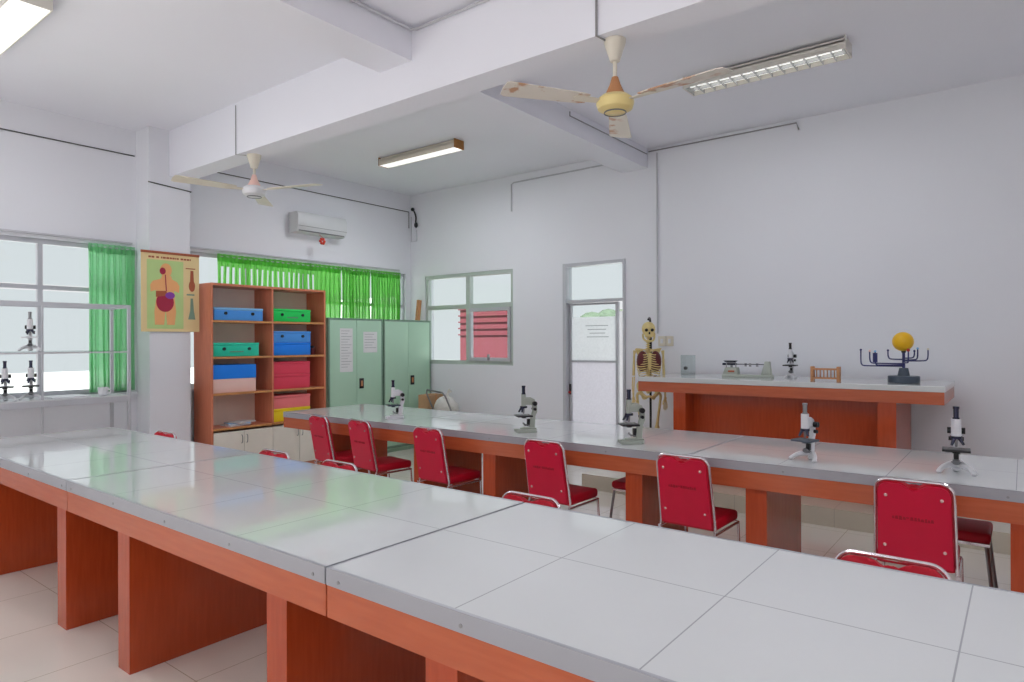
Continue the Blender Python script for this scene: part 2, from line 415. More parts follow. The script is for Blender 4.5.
# ================================================================== CURTAINS
def curtain(name, y0, y1, z0, z1, folds, amp, m, label, gaps=None, x=None):
    x = LX + .11 if x is None else x
    o = thing(name, (x, (y0 + y1) / 2, z1), 0, label, 'curtain')
    g = bmesh.new(); n = folds * 10; rows = 14; vs = []
    L = y1 - y0; rnd = [random.uniform(.6, 1.3) for _ in range(folds + 2)]
    for j in range(rows + 1):
        fz = j / rows; row = []
        for i in range(n + 1):
            f = i / n; k = f * folds; a = rnd[int(k)] * amp * (0.5 + 0.5 * min(1, fz * 3))
            yy = (f - .5) * L + .012 * math.sin(k * 2 * PI * 2) + .01 * fz * math.sin(k * 3 + 1)
            row.append(g.verts.new((a * math.sin(k * 2 * PI) + .008 * math.sin(fz * 5 + k), yy, -(z1 - z0) * fz)))
        vs.append(row)
    for j in range(rows):
        for i in range(n):
            k = i / n * folds
            if gaps and j > 1 and (k % 1.0) > gaps(i / n): continue
            g.faces.new((vs[j][i], vs[j][i + 1], vs[j + 1][i + 1], vs[j + 1][i]))
    mb = MB(); mb._merge(g); c = mb.build('cloth', m, o, True, 180)
    sm = c.modifiers.new('thickness', 'SOLIDIFY'); sm.thickness = .003
    # header band
    hb = MB()
    pts = [((i / n - .5) * L, amp * .6 * math.sin(i / n * folds * 2 * PI)) for i in range(n + 1)]
    g = bmesh.new(); A = [g.verts.new((p[1] + .004, p[0], .03)) for p in pts]; B = [g.verts.new((p[1] + .004, p[0], -.06)) for p in pts]
    for i in range(n): g.faces.new((A[i], A[i + 1], B[i + 1], B[i]))
    hb._merge(g); h = hb.build('header_band', m, o, True, 180); sm = h.modifiers.new('thickness', 'SOLIDIFY'); sm.thickness = .006
    MB().cyl((0, -L / 2 + .005, 0), (0, L / 2 - .005, 0), .006).build('curtain_rod', M['pipe'], o)
    return o


curtain('curtain', 2.54, 2.96, 1.02, 2.44, 8, .024, M['curt2'], 'narrow green curtain hanging full length beside the left window', x=LX + .05)
curtain('curtain', 3.84, 5.545, 1.70, 2.47, 24, .020, M['curt'], 'wide green pleated curtain over the window above the open bookcase', gaps=lambda f: .42 + .62 * f, x=LX + .035)
curtain('curtain', 5.555, 6.04, 1.70, 2.47, 9, .020, M['curt'], 'green curtain between bookcase end and steel cupboards, bright and gathered', x=LX + .035)
curtain('curtain', 6.05, 6.60, 1.70, 2.47, 12, .020, M['curt'], 'dense green curtain nearest the room corner above the steel cupboards', x=LX + .035)
for yy0, yy1, z, lab in ((FY + .2, 2.95, 2.505, 'long thin curtain rail over the left window'), (3.45, 6.6, 2.535, 'thin curtain rail over the window behind the bookcase')):
    tag(MB().box(LX, LX + .03, yy0, yy1, z - .004, z + .012).build('curtain_rail', M['pipe'], None, False), lab, 'curtain rail')

# ================================================================== TABLES
TL, TW, TH = 2.13, 1.037, 0.8


def make_table():
    t = thing('laboratory_table', (0, 0, 0), 0)
    g = .0015; x0, x1 = -TL / 2 + g, TL / 2 - g; ee = .007
    e = .012
    MB().box(x0 + ee, x1 - ee, -TW / 2 + e, TW / 2 - e, TH - .05, TH, .001).build('tabletop', M['top'], t, False)
    f = MB(); z0, z1 = TH - .053, TH + .0005
    f.box(x0, x1, -TW / 2, -TW / 2 + e, z0, z1); f.box(x0, x1, TW / 2 - e, TW / 2, z0, z1)
    f.box(x0, x0 + ee, -TW / 2 + e, TW / 2 - e, z0, z1 - .0003); f.box(x1 - ee, x1, -TW / 2 + e, TW / 2 - e, z0, z1 - .0003)
    tr = f.build('edge_trim', M['trim'], t, False)
    for k in range(5):
        x = x0 + .06 + k * (x1 - x0 - .12) / 4
        MB().cyl((x, -TW / 2 + .002, TH - .034), (x, -TW / 2 - .002, TH - .034), .006, n=10).build('screw', M['chromed'], tr)
    f = MB(); a0, a1 = TH - .155, TH - .053
    f.box(x0, x1, -TW / 2 + .004, -TW / 2 + .03, a0, a1); f.box(x0, x1, TW / 2 - .03, TW / 2 - .004, a0, a1)
    f.box(x0 + .0, x0 + .025, -TW / 2 + .03, TW / 2 - .03, a0, a1); f.box(x1 - .025, x1, -TW / 2 + .03, TW / 2 - .03, a0, a1)
    f.build('apron', M['wood'], t, False)
    return t


def legs(t, xs):
    for x in xs:
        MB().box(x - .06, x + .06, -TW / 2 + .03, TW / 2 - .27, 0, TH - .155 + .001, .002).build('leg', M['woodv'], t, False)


rows = [('front', 1.264, [-4.915, -2.783, -.648], 'near row of white tiled tables'), ('rear', 3.836, [-4.82, -2.69, -.56], 'far row of white tiled tables')]
LG = {0: [-5.29, -4.01], 1: [-3.25, -2.03], 2: [-1.25, -.02]}
lab = {('front', 0): 'white tiled lab table at the far left end of the near row',
       ('front', 1): 'white tiled lab table in the middle of the near row, between two seams',
       ('front', 2): 'closest white tiled lab table filling the bottom right of the photo',
       ('rear', 0): 'white tiled lab table of the far row, beside the bookcase and green cupboards',
       ('rear', 1): 'white tiled lab table of the far row, in the middle, two grey microscopes on it',
       ('rear', 2): 'white tiled lab table of the far row, right end, in front of the raised bench'}
for nm, ya, xs, gr in rows:
    for i, x in enumerate(xs):
        t = make_table()
        dx = .1 if nm == 'rear' else 0
        t.location = (x, ya + TW / 2, 0); tag(t, lab[(nm, i)], 'table', gr)
        legs(t, [q + (.03 if nm == 'rear' else 0) - x for q in LG[i]])

# demonstration bench on the platform
t = thing('demonstration_bench', (-1.73, 5.85, .15), 0, 'high orange demonstration bench with white top standing on the platform by the back wall', 'bench')
MB().box(-1.25, 1.27, 0, .9, .955, 1.0, .004).build('bench_top', M['btop'], t, False)
MB().box(-1.245, 1.265, .004, .03, .86, .955).box(-1.245, 1.265, .87, .896, .86, .955).box(-1.245, -1.22, .03, .87, .86, .955).box(1.24, 1.265, .03, .87, .86, .955).build('apron', M['wood'], t, False)
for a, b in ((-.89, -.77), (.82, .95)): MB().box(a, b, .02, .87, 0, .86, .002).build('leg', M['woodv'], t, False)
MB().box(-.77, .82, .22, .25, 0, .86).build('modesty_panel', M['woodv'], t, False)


# ================================================================== CHAIRS
def back_outline(w0, w1, h, r, notch, nw, inset=0.0):
    """outline (x, s) from bottom left, up, across with a notch, down to bottom right"""
    P = [(-w0 + inset, 0)]
    P.append((-w1 + inset, h - r))
    for k in range(1, 7):
        a = PI - k * PI / 2 / 6
        P.append((-w1 + r + (r - inset) * math.cos(a), h - r + (r - inset) * math.sin(a)))
    for k in range(0, 13):
        x = -nw + 2 * nw * k / 12
        P.append((x, h - inset - notch * (0.5 + 0.5 * math.cos(PI * x / nw))))
    P += [(-x, s) for x, s in reversed(P[:8])]
    return P


def make_chair():
    c = thing('banquet_chair', (0, 0, 0), 0)
    # seat cushion
    MB().box(-.185, .185, -.165, .205, .405, .47, .022).build('seat', M['red'], c)
    H = .42; lean = math.atan2(.075, .40)
    T = Matrix.Translation((0, -.175, .43)) @ Matrix.Rotation(lean, 4, 'X') @ Matrix(((1, 0, 0, 0), (0, 0, -1, 0), (0, 1, 0, 0), (0, 0, 0, 1)))
    # local (x, s, n): n is normal pointing -y (rear)
    o1 = back_outline(.178, .170, H - .006, .055, .028, .07, .004)
    bk = MB(); bk.prism(o1, -.042, .0, T, .010); b = bk.build('backrest', M['red'], c)
    o2 = back_outline(.178, .170, H - .006, .055, .028, .07, .008)
    MB().prism(o2, .0, .012, T).build('back_cover', M['redback'], b)
    for x, s in ((-.125, .345), (.125, .345), (-.135, .085), (.135, .085)):
        MB().ball(T @ Vector((x, s, .0135)), .0085, (1, .6, 1), n=10).build('button', M['button'], b)
    tx = MB(); x = -.098; random.seed(3)
    for k in range(12):
        if k == 4: tx.prism([(x, .236), (x + .012, .236), (x + .012, .241), (x, .241)], .012, .0135, T); x += .017; continue
        w = random.choice((.011, .0135, .016)); hh = .020
        h0 = random.uniform(0, .25); h1 = random.uniform(.75, 1); tx.prism([(x, .225 + h0 * hh), (x + w, .225 + h0 * hh), (x + w * .8, .225 + h1 * hh), (x + w * .15, .225 + h1 * hh)], .012, .0135, T)
        x += w + .0022
    tx.build('printed_name', M['ink'], b, False)
    fr = MB(); o3 = back_outline(.184, .176, H, .06, .0, .075, 0.0)
    pts = [T @ Vector((px, s, -.012)) for px, s in o3]
    low = [(-.19, -.225, .012), (-.19, -.19, .30)]
    pts = [Vector(p) for p in low] + pts + [Vector((-p[0], p[1], p[2])) for p in reversed(low)]
    fr.tube(pts, .0085, n=8); fr.build('back_frame', M['chrome'], c)
    sf = MB()
    sf.tube([(-.19, -.185, .395), (-.19, .19, .395), (.19, .19, .395), (.19, -.185, .395)], .009); sf.build('seat_frame', M['chrome'], c)
    for s in (-1, 1):
        lg = MB().tube([(s * .19, .185, .395), (s * .192, .20, .2), (s * .2, .215, .012)], .009).build('leg', M['chrome'], c)
        MB().cyl((s * .2, .215, 0), (s * .2, .215, .02), .012).build('rubber_foot', M['rubber'], lg)
    MB().tube([(-.192, -.2, .20), (-.192, .19, .18)], .007).tube([(.192, -.2, .20), (.192, .19, .18)], .007).tube([(-.192, .0, .19), (.192, .0, .19)], .007).build('stretcher', M['chrome'], c)
    MB().cyl((-.19, -.225, 0), (-.19, -.225, .02), .012).cyl((.19, -.225, 0), (.19, -.225, .02), .012).build('rubber_foot', M['rubber'], c)
    return c


chair0 = make_chair(); first = [True]


def put_chair(x, y, rz, label, group, sc=1.0):
    o = chair0 if first[0] else copy_tree(chair0); first[0] = False
    o.location = (x, y, 0); o.rotation_euler = (0, 0, rz); o.scale = (sc * (.94 if sc > .95 else 1), sc, sc * (1.015 if sc > .95 else 1))
    tag(o, label, 'chair', group)


G1 = 'red chairs along the near side of the far table row'; G2 = 'red chairs tucked behind the near table row'
far = [(-4.99, 'leftmost red padded chair with its back to us at the far table row', -.16),
       (-4.43, 'second red padded chair from the left at the far table row', -.14),
       (-3.63, 'third red chair from the left, back to us, below the white microscope by the cupboards', -.06),
       (-2.545, 'red chair at the far table, back to us, below the left grey microscope', -.02),
       (-1.56, 'red chair at the far table, back to us, second from the right', -.03),
       (-.42, 'rightmost red padded chair with its back to us, nearest the camera', .03)]
for x, l, r in far: put_chair(x, 3.86, r, l, G1, .97)
near = [(-5.39, 'pink red chair top just showing over the far left table, below the poster', 0),
        (-3.87, 'small red chair top peeping over the near table in front of the bookcase', 0),
        (-3.20, 'red chair top with chrome rail over the near table, overlapping the leftmost chairs', 0),
        (-1.80, 'red chair top with chrome rail at the seam between the middle and closest tables', 0),
        (-.345, 'red chair top with wide chrome rail behind the closest table at the right', 0)]
for x, l, r in near: put_chair(x, 2.24, PI + r, l, G2, .93)


def make_stool():
    c = thing('padded_stool', (0, 0, 0), 0)
    MB().box(-.17, .17, -.17, .17, .40, .455, .02).build('seat', M['red'], c)
    MB().box(-.165, .165, -.165, .165, .385, .40).build('seat_frame', M['chrome'], c)
    for sx in (-1, 1):
        for sy in (-1, 1):
            MB().tube([(sx * .15, sy * .15, .39), (sx * .19, sy * .19, 0)], .010).build('leg', M['chromed'], c)
    return c


st = make_stool(); st.location = (-2.27, 4.52, 0); tag(st, 'low red padded stool under the far table, between two orange legs', 'stool', 'stools under the far tables')
s2 = copy_tree(st); s2.location = (-.31, 4.52, 0); tag(s2, 'low red padded stool under the far table behind the rightmost chair', 'stool', 'stools under the far tables')


# ================================================================== MICROSCOPES
def microscope(loc, rz, body, label, group, foot='block', h=1.0, eye=None, stage=None, name='microscope'):
    """arm stands towards local +x; the observer side is -x"""
    o = thing(name, loc, rz, label, 'microscope', group)
    K = Matrix.Scale(h, 4)
    eye = eye or M['lens']

    def B(mb, nm, m, p=None): return mb.xf(K).build(nm, m, p or o)
    b = MB()
    if foot == 'block':
        b.prism([(-.085, -.045), (-.03, -.05), (.06, -.045), (.075, -.02), (.075, .02), (.06, .045), (-.03, .05), (-.085, .045), (-.075, .018), (-.01, .014), (-.01, -.014), (-.075, -.018)], 0, .022, None, .004)
        b.prism([(-.045, -.018), (.07, -.03), (.07, .03), (-.045, .018)], .02, .036, None, .006)
    else:   # arched horseshoe foot
        for s in (-1, 1):
            b.tube([(.035, 0, .045), (.02, s * .03, .04), (-.02, s * .062, .028), (-.05, s * .075, .011)], .012, smooth=2, radii=[.02, .017, .013, .012])
            b.ball((-.05, s * .075, .010), .014, (1.3, 1, .7))
        b.ball((.055, 0, .013), .022, (1.4, 1, .6))
        b.tube([(.055, 0, .012), (.035, 0, .045)], .016)
    B(b, 'base', body)
    B(MB().prism([(.02, 0), (.06, 0), (.068, .09), (.03, .09)], -.014, .014, Matrix.Translation((0, 0, .025)) @ Matrix.Rotation(PI / 2, 4, 'X')), 'pillar', body)
    B(MB().box(.004, .026, -.011, .011, .045, .098, .002), 'condenser_rack', M['black'])
    B(MB().cyl((-.02, -.0, .055), (-.012, 0, .062), .018, n=18).tube([(-.014, -.02, .058), (.02, -.02, .05)], .003).tube([(-.014, .02, .058), (.02, .02, .05)], .003), 'mirror', M['chromed'])
    B(MB().box(-.08, .035, -.062, .062, .117, .129, .003).cyl((-.02, 0, .105), (-.02, 0, .118), .018), 'stage', stage or M['black'])
    # curved arm
    arm = MB(); poly = [(.028, .10), (.06, .10), (.082, .15), (.080, .20), (.062, .245), (.03, .262), (.0, .262), (-.002, .232), (.03, .226), (.05, .20), (.052, .16)]
    arm.prism(poly, -.013, .013, Matrix.Rotation(PI / 2, 4, 'X'), .003); B(arm, 'arm', body)
    for s in (-1, 1):
        B(MB().cyl((.058, s * .014, .215), (.058, s * .04, .215), .017, n=20), 'focus_knob', M['black'])
        B(MB().cyl((.060, s * .014, .172), (.060, s * .034, .172), .011, n=16), 'fine_focus_knob', M['black'])
    tb = MB().cyl((-.022, 0, .195), (-.022, 0, .285), .0175 if foot == 'block' else .023, n=20).box(-.03, .035, -.018, .018, .205, .255, .006)
    B(tb, 'tube', body)
    B(MB().cyl((-.022, 0, .285), (-.022, 0, .345), .0125, n=18).cyl((-.022, 0, .338), (-.022, 0, .35), .0145, n=18).cyl((-.022, 0, .283), (-.022, 0, .292), .016, n=18), 'eyepiece', eye)
    np_ = MB().cyl((-.022, 0, .182), (-.022, 0, .196), .027, n=20); B(np_, 'nosepiece', M['lens'])
    for k, (dx, dy, L) in enumerate(((0, 0, .045), (-.03, .018, .034), (-.02, -.03, .03))):
        B(MB().cyl((-.022 + dx * .5, dy * .5, .184), (-.022 + dx * 1.1, dy * 1.1, .184 - L), .0095, .006, n=14), 'objective', M['chromed'] if k == 0 else M['lens'])
    for q in (-.05, 0): B(MB().box(q, q + .006, -.03, .03, .128, .132), 'stage_clip', M['chromed'])
    return o


GM = 'microscopes on the far table row'
a0 = math.radians(37.8)
microscope((-4.52, 4.10, TH + .0005), 1.05, M['mwhite'], 'white microscope on the far table in front of the green cupboards', GM, stage=M['lens'])
microscope((-3.03, 4.09, TH + .0005), a0 + .25, M['mgrey'], 'grey microscope standing left of the door on the far table', GM, h=1.02)
microscope((-2.11, 4.06, TH + .0005), .75, M['mgrey'], 'grey microscope on the far table in front of the skeleton', GM, h=1.05)
microscope((-1.0, 4.10, TH + .0005), 1.3, M['mwhite'], 'white microscope with silver eyepiece against the orange bench', GM, foot='arch', h=.95, eye=M['chromed'], stage=M['slate'])
microscope((-.28, 4.17, TH + .0005), 1.64, M['mwhite'], 'white microscope with arched foot at the right end of the far table', GM, foot='arch', h=1.0)
microscope((-1.725, 6.5, 1.1505), 1.6, M['mwhite'], 'small microscope on the raised bench between the balance and the wooden rack', None, h=.93, eye=M['black'])

# ================================================================== OTHER THINGS ON THE BENCH
BZ = 1.1503
o = thing('beam_balance', (-2.08, 6.35, BZ), .05, 'pale triple beam balance on the left of the raised bench', 'balance')
bm = MB().box(-.23, .23, -.05, .05, 0, .022, .004); bm.prism([(-.225, .02), (-.075, .02), (-.09, .09), (-.2, .09)], -.045, .045, Matrix.Rotation(PI / 2, 4, 'X'), .004)
bm.prism([(.13, .02), (.225, .02), (.205, .15), (.165, .15)], -.03, .03, Matrix.Rotation(PI / 2, 4, 'X'), .004); bm.build('base', M['mgrey'], o)
MB().box(-.17, -.11, -.048, -.045, .045, .062).build('name_plate', M['pbrown'], o)
p = MB().cyl((-.15, 0, .09), (-.15, 0, .14), .012).tube([(-.19, -.03, .09), (-.19, -.03, .135), (-.1, -.03, .135), (-.1, -.03, .09)], .006); p.build('pan_support', M['chromed'], o)
MB().lathe([(0, .14), (.05, .14), (.065, .15), (.066, .155), (.0, .146)], (-.16, 0, 0)).build('weighing_pan', M['lens'], o)
p = MB()
for k in (-1, 0, 1): p.box(-.12, .19, k * .016 - .003, k * .016 + .003, .118, .125)
p.box(-.2, -.10, -.02, .02, .112, .13, .003).cyl((-.235, 0, .121), (-.2, 0, .121), .012); p.build('beam', M['lens'], o)
p = MB().box(.02, .04, -.025, -.01, .10, .132).box(.08, .1, -.008, .008, .10, .132).box(-.03, -.01, .01, .025, .10, .132); p.build('sliding_weight', M['chromed'], o)

o = thing('test_tube_rack', (-1.33, 6.07, BZ), .0, 'small tan wooden test tube rack on the raised bench', 'rack')
each('side', M['tan'], o, [MB().box(-.115, -.09, -.03, .03, 0, .125, .003), MB().box(.09, .115, -.03, .03, 0, .125, .003)])
each('rail', M['tan'], o, [MB().box(-.09, .09, -.028, .028, .095, .11), MB().box(-.09, .09, -.028, .028, .02, .033)])
each('peg', M['tan'], o, [MB().cyl((-.07 + k * .028, 0, .033), (-.07 + k * .028, 0, .095), .005, n=10) for k in range(6)])

o = thing('solar_system_model', (-.77, 6.2, BZ), a0, 'planet model with yellow sun ball and blue curved arms on the raised bench', 'model')
MB().lathe([(0, 0), (.11, 0), (.115, .006), (.115, .05), (.11, .056), (.045, .058), (.032, .12), (0, .12)]).build('base', M['slate'], o)
MB().cyl((0, 0, .115), (0, 0, .265), .011).build('post', M['navy'], o)
MB().lathe([(0, .245), (.017, .245), (.017, .27), (0, .27)]).build('collar', M['black'], o)
MB().ball((-.005, 0, .335), .078, n=28).build('sun', M['ball'], o)
arms = [(-.285, .12, .135, .26, .05), (-.265, -.06, .145, .25, -.04), (-.20, .14, .155, .25, .02), (-.082, .08, .19, .255, .0), (-.04, -.13, .165, .26, 0),
        (.10, .02, .20, .25, 0), (.145, .05, .185, .27, 0), (.18, -.03, .178, .265, 0)]
cols = ['navy', 'blued', 'pink', 'navy', 'redp', 'navy', 'blued', 'enamel']
for k, (ex, ey, z, zt_, _) in enumerate(arms):
    L = math.hypot(ex, ey); ux, uy = ex / L, ey / L; r = .03
    a = MB().tube([(0, 0, z), (ex - ux * r, ey - uy * r, z), (ex - ux * .008, ey - uy * .008, z + .006), (ex, ey, z + .03), (ex, ey, zt_)], .0055, smooth=2).build('planet_arm', M['navy'], o)
    MB().ball((ex, ey, zt_ + .008), (.013 if k == 4 else .009), n=12).build('planet', M[cols[k]], a)
MB().lathe([(0, .0), (.017, 0), (.017, .075), (0, .075)], (-.265, -.06, .17)).build('sleeve', M['navy'], o)

o = thing('clear_case', (-2.715, 6.45, BZ), .0, 'clear plastic case with a black knob at the left end of the raised bench', 'case')
p = MB(); w_ = .055; hh = .2
for q in ((-w_, -w_ + .003, -w_, w_), (w_ - .003, w_, -w_, w_), (-w_, w_, -w_, -w_ + .003), (-w_, w_, w_ - .003, w_)): p.box(q[0], q[1], q[2], q[3], 0, hh)
p.box(-w_, w_, -w_, w_, 0, .003).box(-w_, w_, -w_, w_, hh - .003, hh); p.build('case_wall', M['clear'], o, False)
MB().cyl((.0, -w_ + .002, .07), (.0, -w_ - .018, .07), .018).build('knob', M['black'], o)

# ================================================================== SKELETON
o = thing('anatomical_skeleton', (-3.14, 6.42, .15), a0 - .1, 'life size model skeleton with dark red lungs on a stand left of the raised bench', 'skeleton')
bo = M['bone']
sk = MB(); sk.ball((0, .01, 1.475), .077, (.92, 1.12, 1.0), n=24); sk.box(-.045, .045, -.085, -.02, 1.385, 1.45, .018)
sk.box(-.062, -.045, -.075, .0, 1.42, 1.435, .005).box(.045, .062, -.075, .0, 1.42, 1.435, .005)
skull = sk.build('skull', bo, o)
MB().ball((-.03, -.078, 1.462), .017, (1, .5, 1), n=12).ball((.03, -.078, 1.462), .017, (1, .5, 1), n=12).ball((0, -.088, 1.43), .009, (1, .5, 1.4), n=10).build('eye_socket', M['rubber'], skull)
MB().tube([(-.06, .0, 1.42), (-.058, -.01, 1.37), (-.03, -.08, 1.345), (.03, -.08, 1.345), (.058, -.01, 1.37), (.06, .0, 1.42)], .011, smooth=2).build('jaw', bo, skull)
sp = MB()
for k in range(24):
    f = k / 23; z = 1.385 - f * .51; y = .03 + .03 * math.sin(f * 7)
    sp.cyl((0, y, z), (0, y, z - .016), .013 + .010 * f, n=10); sp.box(-.022 - .01 * f, .022 + .01 * f, y + .008, y + .016, z - .012, z - .004); sp.box(-.003, .003, y + .01, y + .045, z - .016, z - .006)
sp.tube([(0, .03 + .03 * math.sin(k / 11 * 7), 1.385 - k / 11 * .51) for k in range(12)], .009)
sp.build('spine', bo, o)
rb = MB()
for k in range(10):
    f = k / 9; z = 1.24 - f * .235; w_ = .07 + .062 * math.sin(PI * (.22 + .55 * f)); d_ = .055 + .045 * math.sin(PI * (.2 + .5 * f))
    for s in (-1, 1):
        rb.tube([(0, .05, z + .02), (s * w_ * .7, .065, z + .015), (s * w_, .01, z - .01), (s * w_ * .85, -d_ * .8, z - .035), (s * w_ * .35, -d_ - .012, z - .04 + .012 * f * 2), (s * .012, -d_ - .008, z - .025 + .02 * f)], .005, n=6, smooth=2)
rb.prism([(-.018, 1.09), (-.008, 1.04), (.008, 1.04), (.018, 1.09), (.02, 1.22), (-.02, 1.22)], .09, .10, Matrix.Rotation(PI / 2, 4, 'X'), .003)
rb.build('ribcage', bo, o)
each('lung', M['lung'], o, [MB().ball((s_ * .068, -.03, 1.13), .07, (.86, 1.02, 1.6), n=18) for s_ in (-1, 1)])
sh = MB()
for s in (-1, 1):
    sh.tube([(s * .01, -.05, 1.245), (s * .07, -.045, 1.26), (s * .13, .0, 1.265)], .007, smooth=1)
    sh.prism([(s * .05, 1.25), (s * .14, 1.265), (s * .075, 1.11)], -.075, -.068, Matrix.Rotation(PI / 2, 4, 'X'), .0)
sh.build('shoulder_girdle', bo, o)
pv = MB()
for s in (-1, 1):
    pv.tube([(s * .02, .06, .86), (s * .075, .05, .90), (s * .115, .0, .89), (s * .11, -.03, .84), (s * .075, -.03, .78), (s * .03, -.05, .755), (0, -.055, .765)], .015, smooth=2, radii=[.02, .03, .018, .016, .022, .014, .012])
    pv.tube([(s * .075, -.02, .79), (s * .06, .02, .73), (s * .03, -.04, .745)], .011, smooth=1)
pv.ball((0, .06, .83), .03, (1, .6, 1.6), n=12); pv.build('pelvis', bo, o)
for s in (-1, 1):
    a = MB(); a.tube([(s * .145, .005, 1.245), (s * .152, .01, 1.2), (s * .158, .01, .98)], .01, radii=[.018, .011, .015])
    a.tube([(s * .15, .0, .97), (s * .158, -.02, .86), (s * .163, -.04, .76)], .007).tube([(s * .168, .005, .965), (s * .175, -.02, .86), (s * .168, -.045, .76)], .006)
    a.ball((s * .165, -.045, .745), .016, (1, .8, 1.1), n=10)
    a.build('arm', bo, o)
    hnd = MB()
    for k in range(4):
        x = s * (.148 + k * .011); L = (.06, .07, .065, .05)[k]
        hnd.tube([(s * (.158 + k * .004), -.045, .74), (x, -.055, .69), (x, -.06, .69 - L * .5), (x, -.055, .69 - L)], .004, n=6)
    hnd.tube([(s * .153, -.05, .735), (s * .138, -.07, .71), (s * .136, -.078, .68)], .0045, n=6)
    hnd.build('hand', bo, o)
    g = MB(); g.ball((s * .083, .0, .80), .022, n=12)
    g.tube([(s * .083, .0, .80), (s * .125, .0, .785), (s * .12, .0, .72), (s * .085, -.005, .47), (s * .085, -.005, .43)], .013, smooth=1, radii=[.013, .016, .013, .014, .028])
    g.ball((s * .085, -.035, .435), .017, (1, .6, 1.1), n=10)
    g.tube([(s * .085, .0, .425), (s * .085, .005, .38), (s * .088, .01, .22), (s * .09, .015, .08)], .011, radii=[.027, .014, .010, .015])
    g.tube([(s * .112, .01, .41), (s * .115, .015, .25), (s * .108, .018, .08)], .006)
    g.build('leg', bo, o)
    ft = MB(); ft.ball((s * .09, .05, .05), .022, (1, 1.4, .9), n=10); ft.ball((s * .092, .0, .065), .022, (1, 1.3, .8), n=10)
    for k in range(5): ft.tube([(s * (.08 + k * .006), -.01, .06), (s * (.072 + k * .013), -.08, .04), (s * (.07 + k * .015), -.135 + k * .008, .03)], .006, n=6)
    ft.build('foot', bo, o)
stn = MB(); stn.tube([(.03, .11, .05), (.03, .11, 1.56), (.02, .09, 1.6), (.0, .02, 1.575)], .012, smooth=1)
stn.cyl((.03, .11, 1.2), (.03, .11, 1.46), .017)
for k in range(5):
    a = 2 * PI * k / 5 + .3; stn.tube([(.03, .11, .07), (.03 + .24 * math.cos(a), .11 + .24 * math.sin(a), .03)], .010)
stn.build('stand', M['black'], o)
ca = MB()
for k in range(5):
    a = 2 * PI * k / 5 + .3; ca.ball((.03 + .24 * math.cos(a), .11 + .24 * math.sin(a), .018), .018, n=12)
ca.build('castor', M['rubber'], o)


# ================================================================== LEFT WALL FURNITURE
XB = -6.75
o = thing('bookcase', (XB, 3.55, 0), 0, 'tall open orange wood bookcase with white cupboard doors, standing against the left wall', 'bookcase')
D, Wd, H = .37, 1.44, 2.13     # local: front at x=0, back at x=-D, y from 0 to Wd
sw = M['shelfw']
MB().box(-D, 0, 0, .02, 0, H).build('side_panel', sw, o, False); MB().box(-D, 0, Wd - .02, Wd, 0, H).build('side_panel', sw, o, False)
MB().box(-D, 0, .02, Wd - .02, H - .025, H).build('top_panel', sw, o, False)
MB().box(-D, -.0, Wd / 2 - .01, Wd / 2 + .01, .58, H - .025).build('divider', sw, o, False)
MB().box(-D, -D + .01, .02, Wd - .02, .08, H - .025).build('back_panel', M['shelfback'], o, False)
SZ = [1.735, 1.345, .955, .58]
for z in SZ:
    for a, b in ((.02, Wd / 2 - .01), (Wd / 2 + .01, Wd - .02)):
        s1 = MB().box(-D + .01, -.012, a, b, z - .02, z).build('shelf', sw, o, False)
        MB().box(-.012, -.001, a, b, z - .022, z + .001).build('edge_band', M['shelfedge'], s1, False)
MB().box(-D + .02, -.03, .02, Wd - .02, 0, .08).build('plinth', sw, o, False)
for k in range(4):
    a = .02 + k * (Wd - .04) / 4; b = a + (Wd - .04) / 4
    d = MB().box(-.02, -.002, a + .002, b - .002, .08, .535, .002).build('door', M['white'], o, False)
    yy = b - .03 if k % 2 == 0 else a + .03
    MB().tube([(-.002, yy, .40), (.018, yy, .41), (.018, yy, .48), (-.002, yy, .49)], .004, smooth=1).build('handle', M['chromed'], d)


def case_box(y0, y1, z, h, m, label, cat='case', name='plastic_case', x0=-.32, latch=True, lid=None, split=None, m2=None, text=False):
    o = thing(name, (XB, (y0 + y1) / 2, z), 0, label, cat); w = (y1 - y0) / 2; xf = -.035
    if split:
        MB().box(x0, xf, -w, w, 0, h * split, .003).build('box_body', m2, o); MB().box(x0 - .002, xf + .004, -w - .002, w + .002, h * split, h, .003).build('lid', m, o)
    else:
        MB().box(x0, xf, -w, w, 0, h * .8, .006).build('case_body', m, o)
        MB().box(x0 - .001, xf + .003, -w - .002, w + .002, h * .8, h, .006).build('lid', m if lid is None else lid, o)
    if latch:
        for s in (-.5, .5):
            MB().cyl((xf, s * w * 1.1, h * .55), (xf + .012, s * w * 1.1, h * .55), .017).build('latch', M['black'], o)
    if text: MB().box(xf, xf + .002, -w * .3, w * .3, h * .3, h * .38).build('printed_line', M['greend'], o)
    return o


c1, c2, e2 = 3.58, 4.285, 4.96
case_box(3.60, 4.17, SZ[0] + .001, .14, M['blue'], 'blue plastic case with two black latches on the top left shelf', lid=M['blued'])
case_box(4.30, 4.80, SZ[0] + .001, .15, M['grn'], 'bright green plastic case on the top right shelf', text=True)
case_box(3.59, 4.12, SZ[1] + .001, .15, M['teal'], 'teal plastic case with two black latches on the second left shelf', text=True)
case_box(4.30, 4.80, SZ[1] + .001, .15, M['blue2'], 'lower blue case of the two on the second right shelf', latch=False)
case_box(4.30, 4.80, SZ[1] + .152, .13, M['blue'], 'upper blue case with black latches, stacked on the second right shelf')
case_box(3.585, 4.08, SZ[2] + .001, .30, M['blue2'], 'blue and pink storage box on the third left shelf', 'box', 'storage_box', latch=False, split=.5, m2=M['pink'])
case_box(4.30, 4.79, SZ[2] + .001, .17, M['crim'], 'lower crimson box of the two on the third right shelf', 'box', 'storage_box', latch=False)
